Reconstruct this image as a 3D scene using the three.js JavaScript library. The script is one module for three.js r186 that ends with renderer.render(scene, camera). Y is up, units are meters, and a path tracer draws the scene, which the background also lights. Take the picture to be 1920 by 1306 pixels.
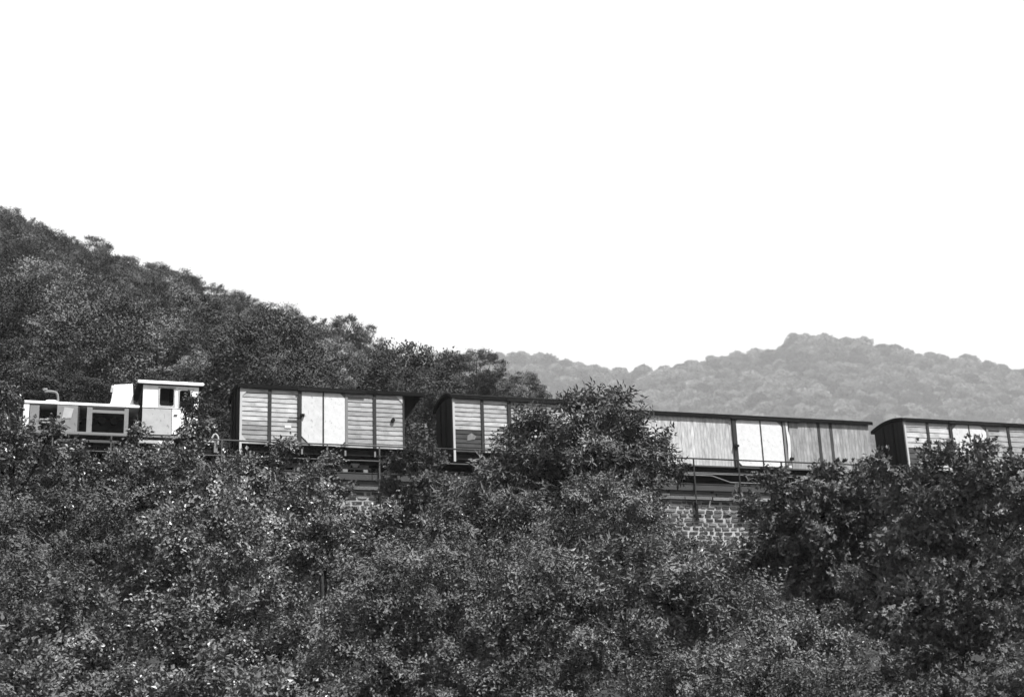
import * as THREE from 'three';
import { mergeGeometries } from 'three/addons/utils/BufferGeometryUtils.js';
import { ImprovedNoise } from 'three/addons/math/ImprovedNoise.js';

// ---------------------------------------------------------------- camera, sky, sun, exposure
const scene = new THREE.Scene();
const camera = new THREE.PerspectiveCamera(2 * Math.atan(653 / 2667) * 180 / Math.PI, 1920 / 1306, 0.5, 6000);
camera.position.set(0, 1.6, 0);
camera.rotation.order = 'YXZ';
camera.rotation.set(THREE.MathUtils.degToRad(17), 0, -0.04);
camera.focus = 47; camera.userData.fStop = 0.85;
camera.updateMatrixWorld(true);
scene.add(camera);

const renderer = new THREE.WebGLRenderer();
renderer.toneMapping = THREE.LinearToneMapping;
renderer.toneMappingExposure = 2.1;
renderer.shadowMap.enabled = true;

{ // milky bright summer haze: brightest over the horizon, weaker overhead
  const w = 64, h = 64, d = new Float32Array(w * h * 4);
  for (let j = 0; j < h; j++) for (let i = 0; i < w; i++) {
    const el = ((j + 0.5) / h - 0.5) * 180;
    const v = el < 0 ? 0.15 : 0.51 - 0.29 * THREE.MathUtils.smoothstep(el, 32, 80);
    d.set([v, v, v, 1], (j * w + i) * 4);
  }
  const sky = new THREE.DataTexture(d, w, h, THREE.RGBAFormat, THREE.FloatType);
  sky.mapping = THREE.EquirectangularReflectionMapping;
  sky.magFilter = sky.minFilter = THREE.LinearFilter;
  sky.needsUpdate = true;
  scene.background = sky;
  scene.environment = sky;
}
const SUN = new THREE.Vector3(0.45, 0.95, 0.42).normalize();
const sun = new THREE.DirectionalLight(0xffffff, 5);
sun.position.copy(SUN).multiplyScalar(150).add(new THREE.Vector3(5, 10, -55));
sun.target.position.set(5, 10, -55);
sun.castShadow = true;
sun.shadow.mapSize.set(4096, 4096);
Object.assign(sun.shadow.camera, { left: -80, right: 80, top: 80, bottom: -80, near: 1, far: 400 });
sun.shadow.radius = 1.2;
scene.add(sun, sun.target);
scene.fog = new THREE.FogExp2(0xf2f2f2, 0.00015);

// ---------------------------------------------------------------- helpers
function rng(seed) { let a = seed >>> 0; return () => { a = (a + 0x6D2B79F5) | 0; let t = Math.imul(a ^ (a >>> 15), 1 | a); t = (t + Math.imul(t ^ (t >>> 7), 61 | t)) ^ t; return ((t ^ (t >>> 14)) >>> 0) / 4294967296; }; }
const V = (x, y, z) => new THREE.Vector3(x, y, z);
const lerp = THREE.MathUtils.lerp, clamp = THREE.MathUtils.clamp, smooth = THREE.MathUtils.smoothstep;
const noise = new ImprovedNoise();
const fbm = (x, y, z = 0.5) => noise.noise(x, y, z) + 0.5 * noise.noise(x * 2.1, y * 2.1, z + 7) + 0.25 * noise.noise(x * 4.3, y * 4.3, z + 13);
const counts = {};
function numbered(n) { counts[n] = (counts[n] ?? -1) + 1; return counts[n] ? `${n}_${String(counts[n]).padStart(3, '0')}` : n; }
function shadow(o) { o.castShadow = o.receiveShadow = true; return o; }
function mesh(name, geo, mat, parent = scene, x = 0, y = 0, z = 0) {
  const m = shadow(new THREE.Mesh(geo, mat)); m.name = parent === scene ? numbered(name) : name;
  m.position.set(x, y, z); parent.add(m); return m;
}
function thing(name, label, category, group) {
  const o = new THREE.Group(); o.name = numbered(name); o.userData = { label, category };
  if (group) o.userData.group = group;
  scene.add(o); return o;
}
const boxes = {};
function box(w, h, d) { const k = `${w.toFixed(3)},${h.toFixed(3)},${d.toFixed(3)}`; return boxes[k] ??= new THREE.BoxGeometry(w, h, d); }
const planks = {};
function plank(w, h, d, k) { // a board with its own stretch of grain
  return planks[`${w},${h},${d},${k}`] ??= (() => { const g = new THREE.BoxGeometry(w, h, d), u = g.attributes.uv; for (let i = 0; i < u.count; i++) u.setXY(i, u.getX(i) * w * 0.3 + k * 0.173, u.getY(i) * 0.2 + k * 0.291); return g; })();
}
function cylX(r, l, n = 14) { return new THREE.CylinderGeometry(r, r, l, n).rotateZ(Math.PI / 2); }
function cylZ(r, l, n = 14) { return new THREE.CylinderGeometry(r, r, l, n).rotateX(Math.PI / 2); }
function bar(a, b, r, n = 8) { // a round bar between two points
  const l = a.distanceTo(b), g = new THREE.CylinderGeometry(r, r, l, n);
  g.applyQuaternion(new THREE.Quaternion().setFromUnitVectors(V(0, 1, 0), b.clone().sub(a).normalize()));
  return g.translate((a.x + b.x) / 2, (a.y + b.y) / 2, (a.z + b.z) / 2);
}
function plate(pts, depth, bevel = 0) { // a flat plate cut to an outline in x,y; its front face at z = 0
  const s = new THREE.Shape(pts.map(([x, y]) => new THREE.Vector2(x, y)));
  const g = new THREE.ExtrudeGeometry(s, { depth: depth - bevel * 2, bevelEnabled: bevel > 0, bevelSize: bevel, bevelThickness: bevel, bevelSegments: 1, curveSegments: 6 });
  return g.translate(0, 0, -depth + bevel);
}

// ---------------------------------------------------------------- materials (the picture is black and white: all greys)
const grey = (v) => new THREE.Color().setRGB(v, v, v);
function field(w, h, fn) {
  const d = new Uint8Array(w * h * 4);
  for (let j = 0; j < h; j++) for (let i = 0; i < w; i++) { const v = clamp(fn(i / w, j / h), 0, 1) * 255; d.set([v, v, v, 255], (j * w + i) * 4); }
  const t = new THREE.DataTexture(d, w, h); t.wrapS = t.wrapT = THREE.RepeatWrapping; t.magFilter = THREE.LinearFilter; t.minFilter = THREE.LinearMipmapLinearFilter; t.generateMipmaps = true; t.needsUpdate = true;
  return t;
}
const WOOD = [1, 2].map((k) => field(256, 64, (u, v) => 0.7 + 0.16 * fbm(u * 7 + k * 9, v * 22, k) + 0.26 * fbm(u * 6, v * 3, k + 4) + 0.16 * noise.noise(u * 90, v * 60, k) - 0.3 * Math.max(0, fbm(u * 11, v * 7, k + 9) - 0.35)));
const WORN = [1, 2].map((k) => field(256, 256, (u, v) => { const s = fbm(u * 14 + k * 5, v * 5, k); return 0.86 + 0.1 * fbm(u * 4, v * 4, k + 2) + 0.08 * noise.noise(u * 50, v * 20, k) - (s > 0.55 ? 0.28 : 0); }));
const GRIT = field(256, 256, (u, v) => 0.72 + 0.28 * fbm(u * 30, v * 30, 3) + 0.2 * fbm(u * 6, v * 6, 8));
const mat = (v, o = {}) => new THREE.MeshPhysicalMaterial({ color: grey(v), roughness: 0.8, specularIntensity: v < 0.1 ? 0.3 : 0.6, ...o });
const wood = (v, k = 0) => mat(v, { map: WOOD[k], bumpMap: WOOD[k], bumpScale: 0.004, roughness: 0.85 });
const M = {
  plankPale: [0.36, 0.4, 0.44, 0.48, 0.54].map((v, i) => wood(v, i % 2)),
  plankGrey: [0.2, 0.24, 0.28, 0.32].map((v, i) => wood(v, i % 2)),
  plankDark: [0.05, 0.065, 0.08].map((v, i) => wood(v, i % 2)),
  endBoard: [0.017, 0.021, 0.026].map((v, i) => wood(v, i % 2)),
  white: mat(0.52, { map: WORN[0], roughness: 0.65 }),
  whiter: mat(0.56, { map: WORN[1], roughness: 0.6 }),
  postDark: mat(0.03, { map: WORN[1], roughness: 0.7 }),
  postGrey: mat(0.17, { map: WORN[1], roughness: 0.7 }),
  postPale: mat(0.42, { map: WORN[0], roughness: 0.7 }),
  inside: mat(0.01, { specularIntensity: 0.05 }),
  roof: mat(0.011, { specularIntensity: 0.1, map: GRIT, roughness: 0.95 }),
  iron: mat(0.012, { specularIntensity: 0.15, map: GRIT, roughness: 0.75 }),
  ironGrey: mat(0.085, { map: GRIT, roughness: 0.6 }),
  ironPale: mat(0.2, { map: GRIT, roughness: 0.6 }),
  beam: mat(0.06, { map: GRIT, roughness: 0.75 }),
  rail: mat(0.03, { map: GRIT, roughness: 0.7 }),
  railLight: mat(0.08, { map: GRIT, roughness: 0.6 }),
  locoWhite: mat(0.8, { map: WORN[1], roughness: 0.5 }),
  locoGrey: mat(0.19, { map: WORN[0], roughness: 0.55 }),
  locoPale: mat(0.38, { map: WORN[0], roughness: 0.55 }),
  glass: new THREE.MeshPhysicalMaterial({ color: 0xffffff, roughness: 0.03, transmission: 1, thickness: 0, ior: 1.5 }),
  mortar: mat(0.4, { map: GRIT, bumpMap: GRIT, bumpScale: 0.02, roughness: 1 }),
  stone: [0.06, 0.1, 0.15, 0.21, 0.3].map((v) => mat(v, { map: GRIT, bumpMap: GRIT, bumpScale: 0.015, roughness: 0.95 })),
  ballast: mat(0.1, { map: GRIT, roughness: 1 }),
  soil: mat(0.035, { roughness: 1 }),
  bark: mat(0.045, { map: WOOD[0], roughness: 1 }),
  barkPale: mat(0.16, { map: WOOD[1], roughness: 0.9 }),
};

// ---------------------------------------------------------------- the place: a railway shelf on a stone wall, above the camera
const PSI = THREE.MathUtils.degToRad(19.5), T = V(Math.cos(PSI), 0, -Math.sin(PSI)), N = V(Math.sin(PSI), 0, Math.cos(PSI));
const O = V(-7.6, 0, -56);               // a point under the near side of the wagons
const RAIL = 13.62;                      // height of the rail head
const P = (s, h, off = 0) => O.clone().addScaledVector(T, s).addScaledVector(N, off).setY(h);   // s along the track, off towards the valley
function onTrack(o, s, h = RAIL, off = 0) { o.position.copy(P(s, h, off)); o.rotation.y = PSI; return o; }
const sOf = (x, z) => (x - O.x) * T.x + (z - O.z) * T.z, pOf = (x, z) => -((x - O.x) * N.x + (z - O.z) * N.z);

function table(t, x) { if (x <= t[0][0]) return t[0][1]; for (let i = 1; i < t.length; i++) if (x <= t[i][0]) return lerp(t[i - 1][1], t[i][1], (x - t[i - 1][0]) / (t[i][0] - t[i - 1][0])); return t[t.length - 1][1]; }
// skyline of the spur behind the train and of the far hill: slope of sight against bearing
const NEAR = [[-0.6, 0.44], [-0.385, 0.397], [-0.315, 0.371], [-0.25, 0.358], [-0.181, 0.34], [-0.133, 0.322], [-0.082, 0.307], [-0.05, 0.297], [-0.024, 0.289], [0.005, 0.272], [0.05, 0.232], [0.12, 0.17], [0.3, 0.1]];
const NEARZ = [[-0.6, 300], [-0.385, 250], [-0.25, 205], [-0.133, 165], [-0.024, 122], [0.05, 105], [0.3, 95]];
const FAR = [[-0.5, 0.3], [-0.016, 0.303], [0.016, 0.301], [0.054, 0.291], [0.085, 0.285], [0.132, 0.29], [0.172, 0.296], [0.2, 0.301], [0.208, 0.306], [0.224, 0.308], [0.289, 0.294], [0.327, 0.285], [0.372, 0.274], [0.6, 0.25]];
const FARZ = 2500, TREE_NEAR = 7, TREE_FAR = 20;
function height(x, z) {
  const p = pOf(x, z), d = -z;
  if (p < -0.3) return 7.4 * Math.pow(smooth(p, -34, -0.3), 1.3) + 0.25 * fbm(x * 0.08, z * 0.08) * smooth(p, -52, -40);
  if (p < 5.5) return 13.36;
  const b = d > 5 ? clamp(x / d, -0.6, 0.6) : (x < 0 ? -0.6 : 0.6);
  const zr = table(NEARZ, b), hr = Math.max(13.4, 1.6 + table(NEAR, b) * zr - TREE_NEAR);
  const u = clamp((p - 5.5) / Math.max(20, zr - 62), 0, 1.0);
  let h = lerp(13.36, hr, Math.pow(u, 0.92)) ;
  if (d > zr) h = lerp(hr, 18, smooth(d, zr, zr + 170));
  const hf = 1.6 + table(FAR, b) * FARZ - TREE_FAR;
  h = Math.max(h, d < FARZ ? lerp(10, hf, clamp((d - 1300) / (FARZ - 1300), 0, 1)) : lerp(hf, 60, smooth(d, FARZ, FARZ + 900)));
  return h + fbm(x * 0.02, z * 0.02) * smooth(p, 8, 40) * 1.2;
}
{ // one sheet of ground out to the horizon, finer near the track
  const line = (lo, hi, fine) => { const a = []; for (let v = 0, st = fine; v < hi; st = Math.min(36, st * (v > 90 ? 1.12 : 1.03)), v += st) a.push(v); const b = []; for (let v = -fine, st = fine; v > lo; st = Math.min(36, st * (v < -90 ? 1.12 : 1.03)), v -= st) b.unshift(v); return b.concat(a); };
  const S = line(-2500, 2500, 1.3), Q = line(-700, 3500, 1.1).filter((q) => q < -1.6 || q > 0);
  Q.splice(Q.findIndex((q) => q > -1), 0, -0.305, -0.295);
  const pos = [], uv = [], idx = [];
  for (const q of Q) for (const s of S) { const g = P(s, 0, -q); pos.push(g.x, q === -0.305 ? 7.4 : height(g.x, g.z), g.z); uv.push(s / 3, q / 3); }
  for (let j = 0; j + 1 < Q.length; j++) for (let i = 0; i + 1 < S.length; i++) { const a = j * S.length + i, b = a + 1, c = a + S.length, d = c + 1; idx.push(a, b, d, a, d, c); }
  const g = new THREE.BufferGeometry();
  g.setAttribute('position', new THREE.Float32BufferAttribute(pos, 3)); g.setAttribute('uv', new THREE.Float32BufferAttribute(uv, 2)); g.setIndex(idx); g.computeVertexNormals();
  const m = mesh('ground', g, mat(0.04, { map: GRIT, roughness: 1, side: THREE.DoubleSide })); m.userData.kind = 'structure';
}

// ---------------------------------------------------------------- track, wall, edge beam, railing
{
  const bed = mesh('trackbed', box(84, 0.16, 4.6), M.ballast); onTrack(bed, 12, 13.34, -1.5); bed.userData.kind = 'structure';
  const tr = thing('railway_track', 'railway track running along the top of the stone wall under the train', 'track'); onTrack(tr, 12);
  for (const z of [-0.75, -1.75]) mesh('rail', mergeGeometries([box(84, 0.035, 0.06).clone().translate(0, -0.018, 0), box(84, 0.07, 0.018).clone().translate(0, -0.07, 0), box(84, 0.015, 0.1).clone().translate(0, -0.112, 0)]), M.ironGrey, tr, 0, 0, z);
  for (let x = -41.6; x < 41.8; x += 0.7) mesh('sleeper', box(0.22, 0.12, 1.9), M.plankDark[1], tr, x, -0.18, -1.25);
}
const wall = thing('retaining_wall', 'rubble stone retaining wall with pale mortar that carries the railway', 'wall');
{
  onTrack(wall, 0, 0, 0.85);
  const r = rng(5);
  mesh('wall_core', box(84, 8.3, 0.9), M.mortar, wall, 12, 8.8, -0.49);
  // the coping: flat uneven slabs
  for (let x = -14; x < 30;) { const l = 0.7 + r() * 0.7; mesh('coping_stone', box(+l.toFixed(1) - 0.03, 0.14, 0.5), M.stone[2 + Math.floor(r() * 3)], wall, x + l / 2, 13.02 + (r() - 0.5) * 0.03, -0.1 + (r() - 0.5) * 0.05); x += +l.toFixed(1); }
  for (let x = -14; x < 30;) { const l = 0.6 + r() * 0.6; mesh('capping_stone', box(+l.toFixed(1) - 0.04, 0.09, 0.4), M.stone[1 + Math.floor(r() * 3)], wall, x + l / 2, 13.2, -0.25 + (r() - 0.5) * 0.05); x += +l.toFixed(1); }
  // stones: hewn blocks with tapering faces, each a little different
  const stoneGeo = (k) => { const q = rng(40 + k), g = new THREE.BoxGeometry(1, 1, 1, 2, 2, 1), a = g.attributes.position;
    for (let i = 0; i < a.count; i++) { const f = a.getZ(i) > 0; const e = (c) => c * (f ? 0.8 : 1); a.setXYZ(i, e(a.getX(i)), e(a.getY(i)), a.getZ(i)); }
    const seen = {}; for (let i = 0; i < a.count; i++) { const id = [a.getX(i), a.getY(i), a.getZ(i)].map((v) => v.toFixed(2)).join(); const j = seen[id] ??= [(q() - 0.5) * 0.16, (q() - 0.5) * 0.2, (q() - 0.5) * 0.3]; a.setXYZ(i, a.getX(i) + j[0], a.getY(i) + j[1], a.getZ(i) + j[2]); }
    g.computeVertexNormals(); return g; };
  const SG = [0, 1, 2, 3, 4, 5].map(stoneGeo), rest = [];
  for (let row = 0; row < 14; row++) {
    const y = 12.84 - row * 0.185;
    for (let x = -14 + r() * 0.3; x < 30;) {
      const l = 0.16 + r() * 0.34, h = 0.09 + r() * 0.05, gap = 0.035 + r() * r() * 0.12;
      const shown = (x > 0 && x < 3.4 && row < 9) || (x > 14.4 && x < 18.6);
      const g = SG[Math.floor(r() * 6)], m = M.stone[Math.floor(r() * 5 * (0.5 + 0.5 * r()))], yy = y + (r() - 0.5) * 0.03 + 0.02 * noise.noise(x * 2, row, 1);
      if (shown) { const s = mesh('stone', g, m, wall, x + l / 2, yy, -0.035); s.scale.set(l, h, 0.07); s.rotation.z = (r() - 0.5) * 0.12; }
      else rest.push(g.clone().scale(l, h, 0.07).translate(x + l / 2, yy, -0.035));
      x += l + gap;
    }
  }
  mesh('masonry', mergeGeometries(rest), M.stone[1], wall).userData.kind = 'stuff';
}
{
  const b = thing('edge_beam', 'long grey steel edge beam lying above the wall coping below the wagons', 'beam'); onTrack(b, 0, 13.5, 0.9);
  for (let x = -15.2, i = 0; x < 30; x += 4.2, i++) {
    mesh('beam_web', box(4.17, 0.27, 0.05), M.beam, b, x + 2.1, 0, 0);
    mesh('beam_flange', box(4.17, 0.03, 0.14), M.beam, b, x + 2.1, 0.151, -0.02);
    for (const k of [0.4, 2.5]) mesh('beam_bracket', box(0.12, 0.34, 0.4), M.iron, b, x + k, -0.05, -0.24);
  }
}
{
  const r = thing('railing', 'thin iron railing with posts and two bars in front of the train', 'railing'); onTrack(r, 0, 0, 1.0);
  const posts = [-14.8, -12.7, -10.6, -8.5, -6.45, -4.37, -2.29, -0.21, 1.89, 3.99, 6.1, 8.2, 10.3, 12.0, 13.7, 15.82, 17.99, 20.13, 22.3, 24.5, 26.7, 28.9];
  posts.forEach((x, i) => {
    const p = mesh('post', box(0.055, 2.0, 0.055), i < 12 ? M.railLight : M.rail, r, x, 13.75, 0); p.rotation.z = ((i * 7) % 5 - 2) * 0.006;
    mesh('wall_bracket', mergeGeometries([box(0.1, 0.75, 0.1).clone(), box(0.3, 0.12, 0.12).clone().translate(0.03, -0.2, 0)]), M.iron, r, x, 12.45, -0.04);
  });
  for (let i = 0; i + 1 < posts.length; i++) {
    const a = posts[i], b = posts[i + 1];
    mesh('top_bar', cylX(0.032, b - a, 8), i < 9 ? M.railLight : M.rail, r, (a + b) / 2, 14.75, 0.0);
    mesh('middle_bar', cylX(0.028, b - a, 8), M.railLight, r, (a + b) / 2, 14.13, 0);
  }
}

// ---------------------------------------------------------------- goods wagons
const FLOOR = 1.26, EAVE = 3.56, WIDE = 2.5;
function roofGeo(len, rise, over = 0.1, thick = 0.13) {
  const s = new THREE.Shape(), n = 14, half = WIDE / 2 + over, y = (z) => rise * (1 - (z / half) ** 2);
  for (let i = 0; i <= n; i++) { const z = lerp(-half, half, i / n); i ? s.lineTo(z, y(z) + thick) : s.moveTo(z, y(z) + thick); }
  for (let i = n; i >= 0; i--) { const z = lerp(-half, half, i / n); s.lineTo(z, y(z)); }
  return new THREE.ExtrudeGeometry(s, { depth: len, bevelEnabled: true, bevelSize: 0.012, bevelThickness: 0.012, bevelSegments: 1 }).translate(0, 0, -len / 2).rotateY(-Math.PI / 2).translate(0, 0, -WIDE / 2);
}
function bogie(w, x) {
  const b = new THREE.Group(); b.name = 'bogie'; b.position.set(x, 0, 0); w.add(b);
  for (const dx of [-0.43, 0.43]) for (const z of [-0.75, -1.75]) {
    const pr = [[0.02, -0.05], [0.43, -0.05], [0.45, -0.02], [0.40, 0.0], [0.40, 0.045], [0.33, 0.02], [0.12, 0.02], [0.10, 0.05], [0.02, 0.05]].map(([a, c]) => new THREE.Vector2(a * 0.8, c));
    mesh('wheel', new THREE.LatheGeometry(pr, 22).rotateX(z > -1 ? Math.PI / 2 : -Math.PI / 2), M.iron, b, dx, 0.35, z);
  }
  for (const dx of [-0.43, 0.43]) { mesh('axle', cylZ(0.06, 1.7, 10), M.iron, b, dx, 0.35, -1.25);
    mesh('axle_box', mergeGeometries([box(0.2, 0.2, 0.16).clone(), cylZ(0.075, 0.2, 10)].map((g) => g.index ? g.toNonIndexed() : g)), M.ironPale, b, dx, 0.35, -0.42);
    mesh('axle_guard', plate([[-0.18, 0.3], [-0.09, -0.12], [0.09, -0.12], [0.18, 0.3]], 0.03), M.ironGrey, b, dx, 0.38, -0.52); }
  mesh('side_frame', mergeGeometries([box(1.3, 0.09, 0.09).clone().translate(0, 0.14, 0), bar(V(-0.4, -0.02, 0), V(-0.16, 0.3, 0), 0.045), bar(V(0.4, -0.02, 0), V(0.16, 0.3, 0), 0.045), box(0.7, 0.07, 0.09).clone().translate(0, -0.12, 0)].map((g) => g.index ? g.toNonIndexed() : g)), M.ironGrey, b, 0, 0.36, -0.46);
  for (let k = 0; k < 4; k++) mesh('spring_leaf', box(0.36 - k * 0.06, 0.035, 0.1), M.ironPale, b, 0, 0.68 - k * 0.04, -0.42);
  mesh('bolster', box(0.3, 0.22, 1.6), M.iron, b, 0, 0.72, -1.25);
}
function underframe(w, L, f, bogies, opts = {}) {
  for (const z of [-0.16, -2.34]) mesh('sole_bar', mergeGeometries([box(L - 0.1, 0.24, 0.03).clone(), box(L - 0.1, 0.03, 0.1).clone().translate(0, 0.135, 0.03), box(L - 0.1, 0.03, 0.1).clone().translate(0, -0.135, 0.03)]), M.iron, w, L / 2, f - 0.16, z);
  for (const x of [0.08, L - 0.08]) mesh('head_stock', box(0.16, 0.32, WIDE - 0.15), M.iron, w, x, f - 0.18, -WIDE / 2);
  mesh('floor_frame', box(L - 0.4, 0.16, 1.9), M.iron, w, L / 2, f - 0.13, -WIDE / 2);
  for (const x of [-0.28, L + 0.28]) for (const z of [-0.4, -2.1]) {
    mesh('buffer', mergeGeometries([cylX(0.09, 0.42), cylX(0.17, 0.05, 18).translate(Math.sign(x) * 0.21, 0, 0)]), M.iron, w, x, f - 0.22, z);
  }
  for (const x of [-0.2, L + 0.2]) mesh('draw_hook', bar(V(-0.2, 0, 0), V(0.2, 0, 0), 0.04), M.iron, w, x, f - 0.24, -WIDE / 2);
  for (const x of bogies) bogie(w, x);
}
function endBoards(w, x, f, e, seed) {
  const r = rng(seed), n = 13, bw = (WIDE - 0.16) / n;
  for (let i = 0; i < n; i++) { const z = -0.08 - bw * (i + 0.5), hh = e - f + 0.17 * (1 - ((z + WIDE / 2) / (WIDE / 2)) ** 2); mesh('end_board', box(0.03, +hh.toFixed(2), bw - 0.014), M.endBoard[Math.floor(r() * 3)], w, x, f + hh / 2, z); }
  for (const z of [-0.85, -1.65]) mesh('end_post', box(0.07, e - f + 0.15, 0.1), M.iron, w, x + (x < 1 ? -0.04 : 0.04), (e + f) / 2 + 0.05, z);
}
function chamfer(x0, x1, y0, y1, c) { // outline with its four corners cut: c = [bottom-left, bottom-right, top-right, top-left]
  const p = []; const add = (x, y) => p.push([x, y]);
  c[0] ? (add(x0, y0 + c[0]), add(x0 + c[0], y0)) : add(x0, y0); c[1] ? (add(x1 - c[1], y0), add(x1, y0 + c[1])) : add(x1, y0);
  c[2] ? (add(x1, y1 - c[2]), add(x1 - c[2], y1)) : add(x1, y1); c[3] ? (add(x0 + c[3], y1), add(x0, y1 - c[3])) : add(x0, y1);
  return p;
}
function van(name, label, s, o) {
  const w = thing(name, label, 'goods wagon', 'covered goods wagons of the train'); onTrack(w, s);
  const L = o.length, f = FLOOR, e = EAVE, r = rng(o.seed), [a, b, c, d] = o.posts;
  mesh('body', box(L - 0.08, e - f + 0.1, WIDE - 0.1), M.inside, w, L / 2, (e + f) / 2 + 0.02, -WIDE / 2);
  const rows = o.rows ?? 12, ph = (e - f) / rows;
  const runs = [[0.08, a - 0.05], [a + 0.05, b - 0.06], [c + 0.06, d - 0.05], [d + 0.05, L - 0.08]];
  if (o.slatDoor) runs.push([b + 0.08, c - 0.04]);
  runs.forEach(([x0, x1], k) => {
    const n = k === 4 ? 16 : rows, hgt = (e - f) / n;
    for (let i = 0; i < n; i++) {
      const y = f + hgt * (i + 0.5); let pal = k >= 2 && k < 4 ? (o.rightPal ?? M.plankPale) : M.plankPale;
      if (o.darkPatch && k === 0 && y < o.darkPatch) pal = o.darkPal;
      let m = pal[Math.floor(r() * pal.length)];
      if (k < 2 && o.paleRows && y > f + 1.0 && y < f + 1.75) m = pal[pal.length - 1 - Math.floor(r() * 2)];
      const pl = mesh('plank', plank(+(x1 - x0).toFixed(2), +(hgt - (k === 4 ? 0.028 : 0.03)).toFixed(3), 0.035, Math.floor(r() * 6)), m, w, (x0 + x1) / 2, y, -0.02 - (k === 4 ? -0.02 : 0) + (r() - 0.5) * 0.008);
      pl.rotation.x = -0.05; pl.rotation.z = (r() - 0.5) * 0.004;
    }
  });
  mesh('corner_post', box(0.09, e - f + 0.42, 0.09), M.postPale, w, 0.045, (e + f) / 2 - 0.2, -0.025);
  mesh('corner_post', box(0.08, e - f, 0.09), M.postDark, w, L - 0.04, (e + f) / 2, -0.03);
  for (const x of [a, d]) mesh('post', box(0.13, e - f, 0.08), M.postDark, w, x, (e + f) / 2, 0.005);
  mesh('door_post', box(0.14, e - f + 0.08, 0.14), M.postDark, w, b, (e + f) / 2 - 0.02, 0.01);
  mesh('door_post', box(0.11, e - f, 0.09), M.postGrey, w, c, (e + f) / 2, 0.01).userData.label = 'light grey door post';
  mesh('door_latch', mergeGeometries([box(0.16, 0.1, 0.1).clone(), box(0.5, 0.04, 0.04).clone().translate(-0.3, -0.12, -0.03)]), M.iron, w, b + 0.1, (e + f) / 2 + 0.1, 0.1);
  const mid = (b + c) / 2;
  if (!o.slatDoor) {
    const dr = new THREE.Group(); dr.name = 'door'; w.add(dr);
    mesh('door_backing', box(c - b - 0.12, e - f - 0.06, 0.03), M.postGrey, dr, mid, (e + f) / 2, -0.012);
    const cc = o.corners, y0 = f + 0.04, y1 = e - 0.05;
    mesh('door_panel', plate(chamfer(b + 0.08, mid - 0.035, y0, y1, [cc[0], 0, 0, cc[3]]), 0.035, 0.006), M.white, dr, 0, 0, 0.04);
    mesh('door_panel', plate(chamfer(mid + 0.035, c - 0.07, y0, y1, [0, cc[1], cc[2], 0]), 0.035, 0.006), M.whiter, dr, 0, 0, 0.04);
    mesh('door_bar', box(0.06, e - f - 0.04, 0.05), M.postDark, dr, mid, (e + f) / 2, 0.03);
  } else mesh('door_bar', box(0.1, e - f, 0.05), M.postGrey, w, c - 0.1, (e + f) / 2, 0.03);
  const gus = (x, y, sx, sy, m = M.postPale) => mesh('gusset', plate([[0, 0], [0.3 * sx, 0], [0, 0.32 * sy]].sort(() => 0), 0.02), m, w, x, y, 0.022);
  if (o.gussets) { gus(0.09, f + 0.02, 1, 1); gus(0.09, e - 0.02, 1, -1); gus(L - 0.08, e - 0.02, -1, -1); }
  mesh('door_track', box(c - b + 0.9, 0.12, 0.1), M.iron, w, mid + 0.35, e + 0.02, 0.1);
  for (const x of [b + 0.1, c - 0.05, d]) mesh('step_bracket', box(0.07, 0.22, 0.08), M.ironPale, w, x, f - 0.24, 0.0);
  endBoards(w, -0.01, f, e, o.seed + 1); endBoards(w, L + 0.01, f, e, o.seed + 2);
  const ro = o.roofRight ?? 0.1;
  mesh('roof', roofGeo(L + 0.1 + ro, o.rise ?? 0.18), M.roof, w, L / 2 + (ro - 0.1) / 2, e, 0);
  underframe(w, L, f, [o.bogieAt, L - o.bogieAt]);
  if (ro > 0.5) { // open brake platform under the long roof end
    mesh('platform_floor', box(ro - 0.1, 0.07, WIDE - 0.2), M.iron, w, L + ro / 2 - 0.05, f - 0.03, -WIDE / 2);
    mesh('roof_end_shade', plate([[0, 0], [ro * 0.92, 0], [0.1, -0.95], [0, -0.95]], 0.03), M.inside, w, L + 0.03, e + 0.03, -0.4);  // dark plate cut to the shape of the shade under the overhang
  }
  return w;
}
const w1 = van('goods_wagon', 'weathered plank goods wagon with white doors directly behind the locomotive', -3.55, { seed: 11, length: 6.77, posts: [1.19, 2.4, 4.32, 5.5], corners: [0.36, 0.2, 0.2, 0], gussets: true, paleRows: true, darkPatch: 2.0, darkPal: M.plankGrey, rightPal: [M.plankPale[0], M.plankPale[1], M.plankGrey[3]], roofRight: 0.85, bogieAt: 2.0 });
mesh('number_plate', box(0.26, 0.12, 0.012), M.whiter, w1, 1.93, FLOOR + 0.77, 0.012);
mesh('lamp_bracket', cylZ(0.08, 0.1, 12), M.iron, w1, 6.27, FLOOR + 1.22, 0.05);
const w2 = van('goods_wagon', 'grey plank goods wagon with dark patch half hidden by the pointed tree', 5.31, { seed: 21, length: 6.6, posts: [1.3, 2.5, 4.35, 5.5], corners: [0, 0, 0, 0], slatDoor: true, rise: 0.3, darkPatch: 2.3, darkPal: M.plankDark, bogieAt: 1.9, rows: 12 });
mesh('paint_smear', plate([[0, 0], [0.32, 0.05], [0.4, 0.2], [0.2, 0.33], [0.02, 0.22]], 0.012), M.plankGrey[0], w2, 0.6, FLOOR + 0.5, 0.012).userData.label = 'pale worn patch on the dark boards';
const w4 = van('goods_wagon', 'dark ended goods wagon last in the train at the right edge', 27.43, { seed: 31, length: 6.9, posts: [1.28, 2.55, 4.62, 5.85], corners: [0.2, 0.2, 0.3, 0.3], darkPatch: 2.3, darkPal: M.plankDark, bogieAt: 1.9, rows: 9, rightPal: [M.plankPale[0], M.plankGrey[3]] });
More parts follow.
